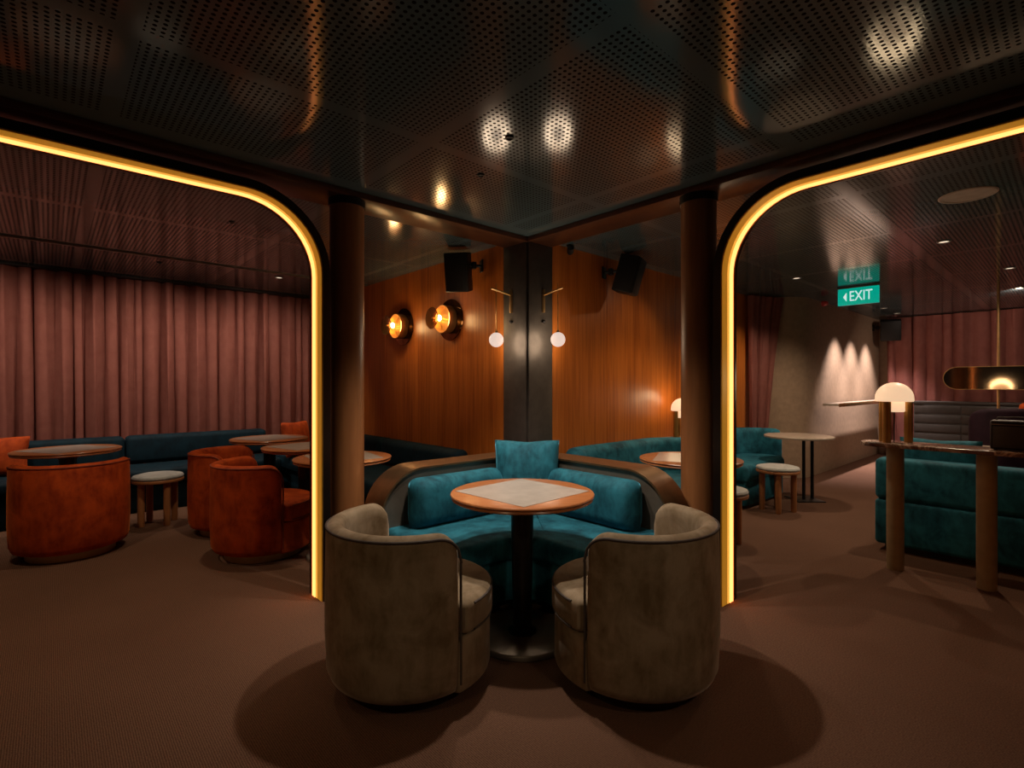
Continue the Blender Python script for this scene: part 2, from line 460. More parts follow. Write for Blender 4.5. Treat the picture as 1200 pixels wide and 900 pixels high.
# room with the EXIT sign
downlight((3.24, 5.83), 'lit downlight above the pale bistro table', .05, True, 60, None, 140, (1, .76, .54))
downlight((3.66, 4.34), 'lit downlight between the round ceiling grille and EXIT sign', .05, True, 50, None, 140, (1, .74, .5))
downlight((5.18, 5.33), 'lit downlight in front of the far curtain, above the brass pole', .05, True, 50, None, 150, (1, .74, .54))
downlight((6.36, 6.42), 'lit downlight close to the far curtain behind the pill mirror', .05, True, 70, P(8.5, -2.6, 1.0), 140, (1, .74, .58))
for i, (x, y) in enumerate(((5.32, 7.6), (5.92, 8.15), (6.57, 8.74))):
    u = (Vector((x, y, 0))-C0).dot(E1)
    lab = ('lit wall washer nearest the EXIT sign, over the wall shelf', 'middle one of the three lit wall washers over the wall shelf', 'lit wall washer beside the far curtain, over the wall shelf')[i]
    downlight((x, y), lab, .045, True, 280, P(u, -.70, 0), 78, (1, .82, .78), 'wall washers above the shelf', blend=.8)
downlight((-1.35, -.15), 'added unseen light behind the camera for the taupe chair backs, curtain side', .03, False, 30, (-.42, 2.0, .35), 48, (1, .7, .38), 'added lights for the taupe chair backs', blend=.9, size=.12)  # added out of view to light the back of this chair
downlight((1.55, -.05), 'added unseen light behind the camera for the taupe chair backs, EXIT sign side', .03, False, 40, (.55, 2.0, .35), 48, (1, .74, .48), 'added lights for the taupe chair backs', blend=.9, size=.12)  # likewise added out of view, for the other chair's back
x, y = P(1.35, -.9)[:2]
downlight((x, y), 'recessed pinhole light above the curved teal sofa', .022, False, 34, None, 110, WARM)
x, y = P(-.8, 1.75)[:2]
downlight((x, y), 'added pinhole light brightening the veneer wall under the sconces', .022, False, 16, P(0, 1.2, 1.0), 95, (1, .72, .45), blend=.95)  # added to brighten the wood wall beyond what the lamps give
x, y = P(1.75, -.85)[:2]
downlight((x, y), 'added pinhole light brightening the veneer wall above the curved teal sofa', .022, False, 16, P(1.2, 0, 1.0), 95, (1, .72, .45), blend=.95)  # its counterpart, added to brighten the other wood wall
# round flush grille
t = thing('ceiling_speaker', 'round flat pale grille flush in the ceiling', 'speaker', (2.91, 3.27, ZC))
obj('rim', lathe(B(), [(.125, -.001), (.125, -.01), (.14, -.01), (.147, -.004), (.147, -.001)], 40), 'offwhite', t)
obj('grille', lathe(B(), [(0, -.006), (.126, -.006), (.126, -.001), (0, -.001)], 40), 'offwhite', t)

# ================================================================== FURNITURE BUILDERS
def barrel_chair(name, label, loc, rz, fab, pip, plinth, group, R=.36, top=.715):
    """opens towards local +x"""
    t = thing(name, label, 'chair', loc, rz, group)
    half = math.radians(97); T = .075; n = 64
    # wrap-round back: thin at both ends, its top corners rounded
    bmb = B(); rings = []
    Ltot = 2*half*R
    for i in range(n+1):
        q = i/n; q = .5-.5*math.cos(PI*q)*(1) if (i < 0) else q
        # more rings near the ends
        q = q + .035*math.sin(2*PI*q)*-1
        a = PI-half+2*half*q
        e = min(q, 1-q)*Ltot
        cr = .11
        h = top if e > cr else top-cr+math.sqrt(max(0, cr*cr-(cr-e)**2))
        k = 1 if e > T*.5 else math.sqrt(max(.02, 1-(1-e/(T*.5))**2))
        z0 = .06
        sec = []
        ro, ri = R, R-T; mid = (ro+ri)/2
        prof = [(ro-.05, z0), (ro-.018, z0+.014), (ro-.003, z0+.05), (ro+.004, z0+.2), (ro+.004, (z0+h)*.55), (ro, h-.035), (ro-.004, h-.016),
                (ro-.016, h-.003), (mid, h+.002), (ri+.014, h-.006), (ri+.002, h-.024), (ri, h-.06), (ri+.006, .4), (ri+.01, z0+.02), (ri+.02, z0)]
        c, s_ = math.cos(a), math.sin(a)
        for r_, z_ in prof:
            r2 = mid+(r_-mid)*k
            sec.append(bmb.verts.new((r2*c, r2*s_, z_)))
        rings.append(sec)
    m = len(rings[0])
    for a, b in zip(rings, rings[1:]):
        for j in range(m): bmb.faces.new((a[j], a[(j+1) % m], b[(j+1) % m], b[j]))
    bmb.faces.new(rings[0][::-1]); bmb.faces.new(rings[-1])
    back = obj('backrest', bmb, fab, t, 50)
    # piping along the outer top edge and down both ends
    pts = []
    ends = []
    for i in range(81):
        q = i/80; a = PI-half+2*half*q; e = min(q, 1-q)*Ltot; cr = .11
        h = top if e > cr else top-cr+math.sqrt(max(0, cr*cr-(cr-e)**2))
        pts.append(((R-.002)*math.cos(a), (R-.002)*math.sin(a), h-.016))
    a0 = PI-half; a1_ = PI+half
    lo = [((R-.006)*math.cos(a0), (R-.006)*math.sin(a0), z) for z in (.1, .3, .5, .59)]
    hi = [((R-.006)*math.cos(a1_), (R-.006)*math.sin(a1_), z) for z in (.59, .5, .3, .1)]
    obj('piping', tube(B(), lo+pts+hi, .0055, 8), pip, back)
    # body under the seat, round in front
    rb = R-.005
    poly = [(rb*math.cos(a), rb*math.sin(a)) for a in [math.radians(-84+168*i/28) for i in range(29)]] + [(-.02, rb-.08), (-.2, .2), (-.26, 0), (-.2, -.2), (-.02, -rb+.08)]
    obj('seat_base', prism(B(), poly, .06, .285, .018), fab, t)
    rc = R+.008
    poly = [(rc*math.cos(a), (rc-.004)*math.sin(a)) for a in [math.radians(-78+156*i/28) for i in range(29)]] + [(-.03, .27), (-.18, .21), (-.265, .1), (-.265, -.1), (-.18, -.21), (-.03, -.27)]
    bmc = prism(B(), poly, .287, .425, .03, 4)
    for v in bmc.verts:
        if v.co.z > .4: v.co.z += .018*max(0, 1-(v.co.x**2+v.co.y**2)/.12)
    cu = obj('seat_cushion', bmc, fab, t, 50)
    pl = [(rc*math.cos(a)*.985, rc*math.sin(a)*.985, .408) for a in [math.radians(-72+144*i/28) for i in range(29)]]
    obj('piping', tube(B(), pl, .0055, 8), pip, cu)
    pl = [(rc*math.cos(a)*.985, rc*math.sin(a)*.985, .302) for a in [math.radians(-72+144*i/28) for i in range(29)]]
    obj('piping', tube(B(), pl, .005, 8), pip, cu)
    obj('plinth', lathe(B(), [(0, 0), (.27, 0), (.27, .07), (0, .07)], 44), plinth, t)
    return t

def round_table(name, label, loc, rz, D=.74, group=None):
    t = thing(name, label, 'table', loc, rz, group)
    R = D/2
    bm = lathe(B(), [(0, .712), (R-.03, .712), (R-.012, .716), (R-.005, .722), (R-.008, .729), (R-.014, .7315), (R-.004, .735), (R, .741), (R-.003, .746), (R-.01, .749), (0, .749)], 72)
    top = obj('table_top', bm, 'table_wood', t, 30)
    k = R-.022
    bm = prism(B(), [(k, 0), (0, k), (-k, 0), (0, -k)], .7485, .7505); obj('stone_inlay', bm, 'stone', top, 30)
    prof = [(.075, .03), (.05, .034), (.048, .12), (.052, .3), (.056, .5), (.06, .66), (.085, .7), (.12, .712)]
    obj('pedestal', lathe(B(), prof, 28), 'pole', t)
    obj('base_plate', lathe(B(), rdisc(.26, 0, .03, .01), 56), 'base_metal', t)
    return t

def stool(label, loc, rz, group):
    t = thing('stool', label, 'stool', loc, rz, group)
    obj('seat_ring', lathe(B(), rdisc(.205, .395, .425, .01), 44), 'stool_wood', t)
    obj('cushion', lathe(B(), [(0, .425), (.19, .425), (.202, .432), (.204, .444), (.195, .457), (.15, .468), (0, .474)], 44), 'greyfab', t)
    for i in range(4):
        a = PI/4+PI/2*i
        obj('leg', lathe(B(), [(.024, 0), (.027, .01), (.029, .2), (.029, .396)], 18, (.145*math.cos(a), .145*math.sin(a), 0)), 'stool_wood', t)
    return t

def pillow(name, label, loc, rz, size, thick, fab, tilt, cat='cushion', group=None, hgt=None, sharp=.35):
    bm = B(); n = 26; hgt = hgt or size; rnd = random.Random(hash(label) % 1000 if False else len(label))
    grid = {}
    for sgn in (1, -1):
        for i in range(n+1):
            for j in range(n+1):
                x = -1+2*i/n; z = -1+2*j/n
                edge = max(0, (1-x**2)*(1-z**2))
                d = thick*edge**sharp*.5
                # corners stay sharp, sides pull in
                px = x*size/2*(1-.055*(1-abs(x)**2)*0-.05*(1-z*z)*0-.06*(1-abs(z))*abs(x)**3)
                pz = z*hgt/2*(1-.03*(1-abs(x))*abs(z)**3)
                wr = .011*math.sin(x*17+math.sin(x*7+z*4)*1.5)*max(0, z)**2*(edge**.3) + .004*math.sin(x*31-z*11)*edge**.5
                # a chop dent in the middle of the top edge
                pz -= .007*math.exp(-(x/.4)**2)*max(0, z)**3
                key = (i, j) if (i in (0, n) or j in (0, n)) else (i, j, sgn)
                if key not in grid: grid[key] = bm.verts.new((px, sgn*(d+wr), pz+hgt/2))
    def g(i, j, s): return grid.get((i, j, s)) or grid[(i, j)]
    for s in (1, -1):
        for i in range(n):
            for j in range(n):
                bm.faces.new((g(i, j, s), g(i+1, j, s), g(i+1, j+1, s), g(i, j+1, s)))
    o = obj(name, bm, fab, None, 60)
    o.matrix_world = Matrix.Translation(Vector(loc)) @ Matrix.Rotation(rz, 4, 'Z') @ Matrix.Rotation(tilt, 4, 'X')
    tag(o, label, cat, group)
    # seam around the edge
    return o

# ================================================================== CORNER BOOTH
t = thing('corner_sofa', 'teal velvet L-shaped corner sofa with a bent bronze rail behind the round table', 'sofa', P(0, 0), TH)
L1 = 1.42
poly = round_poly([(-L1, -.10), (-.10, -.10), (-.10, -L1), (-.86, -L1), (-.86, -.86), (-L1, -.86)], [.1, .03, .1, .12, .22, .12], 8)
obj('seat', prism(B(), poly, .30, .44, .035, 4), 'teal', t, 50)
poly = round_poly([(-L1+.03, -.12), (-.12, -.12), (-.12, -L1+.03), (-.83, -L1+.03), (-.83, -.83), (-L1+.03, -.83)], [.1, .03, .1, .12, .2, .12], 8)
obj('seat_base', prism(B(), poly, .06, .3, .01), 'teal', t, 50)
poly = [(-L1+.1, -.16), (-.16, -.16), (-.16, -L1+.1), (-.76, -L1+.1), (-.76, -.76), (-L1+.1, -.76)]
obj('plinth', prism(B(), poly, 0, .06), 'darkplinth', t)
# back cushions
def cushion_bar(x0, x1, y0, y1, z0, z1, r, nm, mat, par, axis):
    sec = rrect(-(y1-y0)/2, (y1-y0)/2, z0, z1, r, 5)
    if axis == 'u': path = dense([(x0, (y0+y1)/2), (x1, (y0+y1)/2)], .03)
    else: path = dense([((x0+x1)/2, y0), ((x0+x1)/2, y1)], .03); sec = rrect(-(x1-x0)/2, (x1-x0)/2, z0, z1, r, 5)
    return obj(nm, sweep_section(B(), path, sec, True, .07), mat, par, 60)
cushion_bar(-1.31, -.61, -.44, -.262, .43, .735, .082, 'back_cushion', 'teal', t, 'u')
cushion_bar(-.44, -.262, -1.31, -.61, .43, .735, .082, 'back_cushion', 'teal', t, 'v')
# metal panels behind the cushions
def panel(axis):
    poly = [(-.235, .3), (-.235, .772)] + [(-1.16-.284*math.sin(PI/2*k/10), .488+.284*math.cos(PI/2*k/10)) for k in range(11)] + [(-1.444, .3)]
    bm = prism(B(), poly, .235, .26)
    bm.transform(Matrix(((1, 0, 0, 0), (0, 0, -1, 0), (0, 1, 0, 0), (0, 0, 0, 1))) if axis == 'u' else Matrix(((0, 0, -1, 0), (1, 0, 0, 0), (0, 1, 0, 0), (0, 0, 0, 1))))
    obj('back_panel', bm, 'panelgrey', t)
panel('u'); panel('v')
obj('back_core', box(B(), -1.16, -.07, -.234, -.08, .06, .77), 'navy', t)
obj('back_core', box(B(), -.234, -.08, -1.16, -.237, .06, .77), 'navy', t)
# bent rails: flat strip along the top that curves down at its end
def rail(axis):
    r = .30; zt = .785; e = 1.46; th = .012
    pts = [(.06, zt)] + [(.06+(e-r-.06)*k/10, zt) for k in range(1, 11)] + [(e-r+r*math.sin(PI/2*k/14), zt-r+r*math.cos(PI/2*k/14)) for k in range(1, 15)] + [(e, .3), (e, .0)]
    bm = B(); rings = []
    for i, p in enumerate(pts):
        a = Vector(pts[max(0, i-1)]); b = Vector(pts[min(len(pts)-1, i+1)]); d = (b-a).normalized(); nr = Vector((-d.y, d.x))
        ring = []
        lo = .045 if (i > 0) else .045
        for off, s_ in ((0, .05), (0, .275), (-th, .275), (-th, .05)):
            q = Vector(p)+nr*off
            s2 = s_
            if i == 0: q.x = s_          # mitre at the corner
            ring.append(bm.verts.new((-q.x, -s2, q.y) if axis == 'u' else (-s2, -q.x, q.y)))
        rings.append(ring)
    for a, b in zip(rings, rings[1:]):
        for j in range(4): bm.faces.new((a[j], a[(j+1) % 4], b[(j+1) % 4], b[j]))
    bm.faces.new(rings[0][::-1]); bm.faces.new(rings[-1])
    return obj('rail', bm, 'bronze', t, 30)
rail('u')['label'] = 'bent bronze rail'; rail('v')['label'] = 'bent bronze rail'

q = P(-.46, -.46, .44)
pillow('throw_pillow', 'dark teal square pillow leaning in the corner of the L-shaped sofa', (q.x+.01, q.y-.04, .443), math.radians(-2), .45, .25, 'teal', math.radians(-9), hgt=.475)

# round table and the two taupe barrel chairs
round_table('round_table', 'round wooden pedestal table with a diamond stone inlay between two taupe chairs', (.053, 2.65, 0), 0)
barrel_chair('barrel_chair', 'taupe velvet barrel chair next to the arch of the curtain room, seen from behind', (-.455, 2.30, 0), math.radians(38), 'taupe', 'piping', 'darkplinth', 'taupe chairs at the round table')
barrel_chair('barrel_chair', 'taupe velvet barrel chair next to the arch of the EXIT sign room, seen from behind', (.548, 2.31, 0), math.radians(141), 'taupe', 'piping', 'darkplinth', 'taupe chairs at the round table')

# ================================================================== CURTAIN ROOM
def curtain(label, uv0, uv1, z0, z1, folds, depth, seed, mat='curtain', fn=None):
    rnd = random.Random(seed); n = folds*10; m = 14 if fn else 5
    bm = B(); rows = []
    a = Vector(uv0); b = Vector(uv1); d = (b-a); nr = Vector((-d.y, d.x)).normalized()
    ph = 0; xs = []
    fr = [rnd.uniform(.7, 1.35) for _ in range(folds)]; am = [rnd.uniform(.55, 1.2) for _ in range(folds)]
    tot = sum(fr); acc = 0
    for f, k in zip(fr, am):
        for j in range(10):
            s_ = j/10; xs.append(((acc+f*s_)/tot, -k*1.5*abs(math.sin(PI*s_))**.8+.75, k))
        acc += f
    xs.append((1, 0, 1))
    for r in range(m+1):
        z = z0+(z1-z0)*r/m; row = []
        for i, (x, y, k) in enumerate(xs):
            p = a+d*x; off = y*depth
            off *= (.75+.25*math.sin(i*.37+r*.15))
            x2 = .012*math.sin(i*.9+z*1.3)
            if fn: p, off = fn(x, (z-z0)/(z1-z0), p, off)
            p = p+nr*off+d.normalized()*x2
            row.append(bm.verts.new((p.x, p.y, z)))
        rows.append(row)
    for r0, r1 in zip(rows, rows[1:]):
        for i in range(len(r0)-1): bm.faces.new((r0[i], r0[i+1], r1[i+1], r1[i]))
    # give the cloth a thickness
    geom = bmesh.ops.solidify(bm, geom=bm.faces[:], thickness=.006)
    o = obj('curtain', bm, mat, None, 70); o.location = C0; o.rotation_euler = (0, 0, TH)
    tag(o, label, 'curtain'); return o
curtain('long rose brown curtain covering the whole wall behind the orange chairs', (-5.6, 4.2), (-.07, 4.2), .02, 2.492, 40, .085, 3)
bm = box(B(), -5.7, -.06, 4.1, 4.30, 2.494, ZC, .003); struct('trim_6', bm, 'groove', 'dark curtain track strip above the long curtain')

def banquette(name, label, u0, u1, v0, v1, facing, mat='navy', backh=.73, cat='sofa', seams=()):
    """straight banquette: back along v1 (facing -v) or along u1 (facing -u)"""
    t = thing(name, label, cat, P(0, 0), TH)
    g = .004
    if facing == '-v':
        obj('seat', box(B(), u0, u1, v0, v1-.16, .28, .43, .035, 3), mat, t, 50)
        obj('base', box(B(), u0+.02, u1-.02, v0+.05, v1-.02, 0, .28, .01), mat, t)
        cuts = [u0]+list(seams)+[u1]
        for a, b in zip(cuts, cuts[1:]): obj('back_cushion', box(B(), a+g, b-g, v1-.2, v1, .43, backh, .05, 4), mat, t, 50)
    else:
        obj('seat', box(B(), u0, u1-.16, v0, v1, .28, .43, .035, 3), mat, t, 50)
        obj('base', box(B(), u0+.05, u1-.02, v0+.02, v1-.02, 0, .28, .01), mat, t)
        cuts = [v0]+list(seams)+[v1]
        for a, b in zip(cuts, cuts[1:]): obj('back_cushion', box(B(), u1-.2, u1, a+g, b-g, .43, backh, .06, 4), mat, t, 50)
    return t
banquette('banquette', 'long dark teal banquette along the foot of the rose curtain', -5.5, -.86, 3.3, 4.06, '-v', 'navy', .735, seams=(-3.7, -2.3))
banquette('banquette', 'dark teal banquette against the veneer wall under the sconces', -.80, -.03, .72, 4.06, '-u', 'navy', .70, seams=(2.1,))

round_table('round_table', 'round wooden table tucked over the orange chair nearest the stool', (-3.79, 4.37, 0), .5, .74, 'wooden tables in the curtain room')
round_table('round_table', 'round wooden table at the banquette, farthest of the curtain room tables', (-2.5, 5.28, 0), .3, .74, 'wooden tables in the curtain room')
round_table('round_table', 'round wooden table in front of the back orange chair of the pair', (-1.86, 4.60, 0), .2, .72, 'wooden tables in the curtain room')
round_table('round_table', 'round wooden table half hidden by the wooden column and lit arch', (-1.29, 3.91, 0), -.2, .72, 'wooden tables in the curtain room')
ca = barrel_chair('barrel_chair', 'rust orange velvet barrel chair standing alone under a table edge, back turned', (-3.42, 3.98, 0), math.radians(128), 'rust', 'rustpiping', 'plinth', 'rust orange chairs')
dup(ca, (-2.50, 4.62, 0), math.radians(8), 'rust orange velvet barrel chair partly behind its twin, near the stool', 'rust orange chairs')
dup(ca, (-1.93, 3.98, 0), math.radians(40), 'rust orange velvet barrel chair beside the glowing arch edge, seat showing', 'rust orange chairs')
stool('round stool with grey cushion and dark wooden legs in front of the curtain', (-3.31, 4.79, 0), .3, 'grey cushion stools')
q = P(-3.58, 3.62)
pillow('throw_pillow', 'rust orange pillow on the banquette behind the lone orange chair', (-4.87, 4.80, .434), TH-.25, .5, .16, 'rust', math.radians(-10), group='orange pillows', hgt=.37)
pillow('throw_pillow', 'rust orange pillow at the banquette corner behind the farthest table', (-2.58, 6.22, .434), TH+.5, .42, .16, 'rust', math.radians(-12), group='orange pillows', hgt=.42)

# sconces on the veneer wall (facing -u)
def sconce(v, z, label):
    t = thing('wall_sconce', label, 'wall lamp', P(0, v, z), TH)
    my = rot('Y', -90)      # local z -> -x
    obj('wall_disc', lathe(B(), [(0, 0), (.2, 0), (.203, .006), (.2, .012), (0, .02)], 48, mat=my), 'mirror_bronze', t)
    obj('drum', lathe(B(), [(.13, .018), (.135, .03), (.135, .11), (.129, .11), (.125, .04), (0, .04)], 40, mat=my), 'brass', t)
    obj('stem', lathe(B(), [(.012, .04), (.012, .128), (.03, .13), (.03, .14), (.012, .145), (.012, .215), (0, .215)], 16, mat=my), 'brass', t)
    for dz in (.05, -.05):
        pass
    obj('bulb', lathe(B(), [(0, -.03), (.016, -.021), (.022, 0), (.016, .021), (0, .03)], 18, (-.165, -.045, .0)), 'bulb', t)
    obj('front_disc', lathe(B(), [(0, .2), (.06, .203), (.1, .215), (.104, .222), (.1, .226), (.06, .214), (0, .212)], 44, mat=my), 'smoke', t)
    point('glow', (-.165, -.045, 0), 5, (1, .62, .25), .06, t)
    return t
sconce(1.08, 1.93, 'brass disc sconce nearer the corner post on the veneer wall')
sconce(1.97, 1.936, 'brass disc sconce nearer the wooden column on the veneer wall')

# swing arm globe lamps on both faces of the corner post
def globe_lamp(loc, rz, label):
    """wall plane at local x=0, sticking out along -x"""
    t = thing('globe_lamp', label, 'wall lamp', loc, rz, 'globe lamps on the corner post')
    obj('mount_bar', box(B(), -.022, 0, -.011, .011, 1.905, 2.10, .004), 'brass', t)
    obj('arm', tube(B(), [(-.014, 0, 2.055), (-.23, 0, 2.085)], .008, 12), 'brass', t)
    obj('stem', tube(B(), [(-.175, 0, 1.72), (-.175, 0, 2.13)], .0035, 8), 'brass', t)
    obj('globe', lathe(B(), [(0, -.06)]+[(.06*math.sin(PI*i/20), -.06*math.cos(PI*i/20)) for i in range(1, 20)]+[(0, .06)], 32, (-.175, 0, 1.668)), 'globe', t)
    obj('ferrule', lathe(B(), [(.01, 0), (.014, .002), (.01, .02), (.004, .024)], 14, (-.175, 0, 1.724)), 'brass', t)
    obj('switch_knob', lathe(B(), [(0, -.016), (.012, -.01), (.016, 0), (.012, .01), (0, .016)], 16, (-.012, 0, 1.83)), 'black', t)
    point('glow', (-.175, 0, 1.668), 5.5, (1, .74, .5), .11, t)
    return t
globe_lamp(P(0, .1875), TH, 'small globe lamp on a brass arm on the post face towards the curtain room')
globe_lamp(P(.179, 0), TH+PI/2, 'small globe lamp on a brass arm on the post face towards the EXIT sign room')

# loudspeakers on brackets
def loudspeaker(name, label, wall_pt, out, box_off, yaw, tilt, wdt=.21, hgt=.34, dep=.2):
    t = thing(name, label, 'speaker', wall_pt, 0, 'black wall loudspeakers')
    o = Vector(out)
    rzv = math.atan2(o.y, o.x)
    Mw = Matrix.Rotation(rzv, 4, 'Z')
    obj('bracket', box(box(tube(B(), [(0.0, 0, 0), (.1, 0, 0), (box_off.length-.03, 0, 0)], .014, 10), 0, .016, -.04, .04, -.055, .055, .004), .06, .1, -.03, .03, -.03, .03, .004), 'black', t).matrix_local = Matrix.Rotation(math.atan2(box_off.y, box_off.x), 4, 'Z')
    Mb = Matrix.Translation(box_off) @ Matrix.Rotation(yaw, 4, 'Z') @ Matrix.Rotation(tilt, 4, 'Y')
    c = obj('cabinet', box(B(), -dep/2, dep/2-.012, -wdt/2, wdt/2, -hgt/2, hgt/2, .012, 3), 'speaker_black', t); c.matrix_local = Mb
    g = obj('grille', box(B(), dep/2-.012, dep/2, -wdt/2+.008, wdt/2-.008, -hgt/2+.01, hgt/2-.01, .004), 'speaker_black', t); g.matrix_local = Mb
    return t
loudspeaker('loudspeaker', 'black wall loudspeaker tilted down above the brass sconces', P(0, .59, 2.37), -E1, -E1*.2+Vector((-.06, .06, -.07)), math.radians(262), math.radians(14))
loudspeaker('loudspeaker', 'black wall loudspeaker tilted down above the curved teal sofa', P(1.0, 0, 2.36), -E2, -E2*.22+Vector((.07, .03, -.05)), math.radians(-28), math.radians(16))
loudspeaker('loudspeaker', 'small black loudspeaker in front of the far curtain corner', P(8.3, -.5, 2.33), -E2, -E2*.22+Vector((0, -.08, -.06)), math.radians(235), math.radians(14), .3, .36, .25)
# tiny dome camera at the ceiling edge
t = thing('ceiling_spotlight', 'tiny black spotlight at the ceiling edge beside the corner post', 'light', P(.46, -.06, ZC))
obj('mount', lathe(B(), [(.022, -.02), (.03, -.015), (.03, 0)], 20), 'black', t)
obj('head', lathe(B(), [(0, -.035), (.022, -.03), (.03, -.01), (.03, .04), (0, .045)], 20, (0, -.01, -.05), rot('X', 60)), 'black', t)

# ================================================================== ROOM WITH THE EXIT SIGN
def booth(label, path, seat_poly, backz, seatz, mat, group):
    t = thing('curved_sofa', label, 'sofa', P(0, 0), TH, group)
    obj('backrest', sweep_section(B(), dense(path, .04), rrect(-.09, .09, .1, backz, .07, 5), True, .1), mat, t, 60)
    obj('seat', prism(B(), seat_poly, .27, seatz, .04, 4), mat, t, 50)
    cx = sum(p[0] for p in seat_poly)/len(seat_poly); cy = sum(p[1] for p in seat_poly)/len(seat_poly)
    obj('base', prism(B(), [(cx+(x-cx)*.96, cy+(y-cy)*.96) for x, y in seat_poly], .03, .28, .01), mat, t, 50)
    obj('plinth', prism(B(), [(cx+(x-cx)*.88, cy+(y-cy)*.88) for x, y in seat_poly], 0, .03), 'darkplinth', t, 50)
    return t
path = [(.32, -.24), (.42, -.16), (.55, -.13), (1.5, -.13)] + arc(1.5, -.55, .42, PI/2, 0, 10)[1:] + [(1.92, -.75)]
booth('curved teal sofa along the veneer wall behind the corner sofa rail', path,
      round_poly([(.34, -.2), (1.84, -.2), (1.84, -.86), (.34, -.76)], [.12, .4, .3, .25], 8), .76, .44, 'teal', 'curved teal sofas')
path = [(2.42, -.13), (3.3, -.13)] + arc(3.3, -.5, .37, PI/2, 0, 10)[1:] + [(3.67, -.62)]
booth('curved teal sofa end near the small wooden stools', path,
      round_poly([(2.42, -.2), (3.6, -.2), (3.62, -.74), (2.42, -.73)], [.06, .35, .3, .06], 8), .76, .45, 'teal', 'curved teal sofas')
# ledge between the two sofas with its lamp
t = thing('side_ledge', 'small pale ledge between the two curved sofas against the veneer wall', 'shelf', P(2.13, -.02), TH)
obj('top', box(B(), -.1, .24, -.36, 0, .70, .73, .006), 'pale_top', t); obj('cabinet', box(B(), -.08, .22, -.33, 0, 0, .7, .004), 'beam_wood', t)
def dome_lamp(loc, rz, label):
    t = thing('table_lamp', label, 'lamp', loc, rz, 'milky dome table lamps'); t.scale = (1, 1, 1.1)
    z0 = .245
    prof = [(0, .195), (.056, .195), (.062, .2), (.062, .262), (.11, .262), (.114, .268), (.113, .285)] + [(.113*math.cos(a), .285+.1*math.sin(a)) for a in [PI/2*i/8 for i in range(1, 8)]] + [(0, .385)]
    s_ = obj('shade', lathe(B(), prof, 40), 'dome', t)
    for k in range(3):
        a = math.radians((-12, 100, 205)[k])-rz
        obj('post', lathe(B(), [(0, 0), (.026, 0), (.026, .262), (0, .262)], 24, (.089*math.cos(a), .089*math.sin(a), 0)), 'amber', t)
    obj('rod', lathe(B(), [(.004, 0), (.004, .196)], 10), 'black', t)
    point('glow', (0, 0, .33), 7, (1, .72, .42), .14, t)
    return t
dome_lamp(P(2.09, -.2, .73), .4, 'milky dome lamp on the ledge by the veneer wall, half behind the column')
round_table('round_table', 'round wooden table before the curved teal sofa, cut off by the wooden column', (1.335, 3.84, 0), .4, .74)
# stools
stool('round stool with grey cushion and four wooden legs beside the pale bistro table', (2.735, 5.27, 0), .35, 'grey cushion stools')
stool('round grey cushion stool almost hidden by the glowing arch edge', (1.70, 4.16, 0), .9, 'grey cushion stools')
# pale bistro table on two thin poles
t = thing('bistro_table', 'pale round table on two thin black poles in front of the plaster wall', 'table', (3.2, 5.72, 0), 0)
obj('table_top', lathe(B(), rdisc(.35, .705, .73, .008), 56), 'pale_top', t)
for dx in (.085, .2): obj('pole', lathe(B(), [(.017, .012), (.017, .705)], 14, (dx, .02+dx*.3, 0)), 'black', t)
obj('base_plate', box(B(), -.05, .25, -.1, .2, 0, .012, .003), 'black', t)
obj('bracket', box(B(), -.1, .24, .02, .08, .69, .705, .002), 'black', t)
# drawn drape at the end of the veneer wall
def drape(x, h, p, off):
    k = (1-h)**.8*.85
    tgt = Vector((4.02, -.10))
    return p.lerp(tgt+(p-tgt)*.28, k), off*(1-.5*k)
curtain('rose drape gathered to one side at the end of the veneer wall', (4.02, -.09), (4.62, -.30), .02, 2.49, 6, .045, 9, fn=drape)
# wall shelf below the scallops
t = thing('wall_shelf', 'long narrow wooden wall shelf under the three light scallops', 'shelf', P(0, 0), TH)
obj('board', box(B(), 5.15, 8.4, -.82, -.62, 1.0, 1.03, .004), 'pale_top', t)
obj('lip', box(B(), 5.15, 8.4, -.826, -.82, .985, 1.035, .002), 'brass', t)
# fire alarm light
t = thing('fire_alarm_light', 'small red alarm light on top of the rounded plaster wall', 'alarm', P(5.2, -.56, 0), TH)
obj('base', lathe(B(), [(0, 0), (.04, 0), (.04, .03), (0, .03)], 20, (0, -.04, 2.44), rot('X', 90)), 'red', t)
obj('lens', lathe(B(), [(0, .03), (.035, .03), (.032, .06), (.02, .075), (0, .08)], 20, (0, -.04, 2.44), rot('X', 90)), 'red', t)
# far curtain
curtain('rose curtain on the far wall behind the pill mirror and brass pole', (8.5, -.66), (8.5, -5.2), .02, 2.5, 24, .075, 21)

# EXIT sign, hung from the ceiling
t = thing('exit_sign', 'green hanging EXIT sign with an arrow in white', 'sign', (4.26, 6.3, 0), TH)
my = rot('Z', 0)
obj('panel', box(B(), -.02, .02, -.215, .215, 2.285, 2.49, .004), 'green', t)
obj('hanger', box(B(), -.03, .03, -.22, .22, 2.49, ZC, .002), 'panelgrey', t)
fc = bpy.data.curves.new('exit_text', 'FONT'); fc.body = 'EXIT'; fc.size = .175; fc.extrude = .002; fc.align_x = 'CENTER'; fc.align_y = 'CENTER'
fo = bpy.data.objects.new('exit_text', fc); COL.objects.link(fo)
bpy.context.view_layer.update()
me = bpy.data.meshes.new_from_object(fo.evaluated_get(bpy.context.evaluated_depsgraph_get()))
bpy.data.objects.remove(fo)
me.materials.clear(); me.materials.append(M['signwhite'])
tx = bpy.data.objects.new('lettering', me); COL.objects.link(tx); tx.parent = t
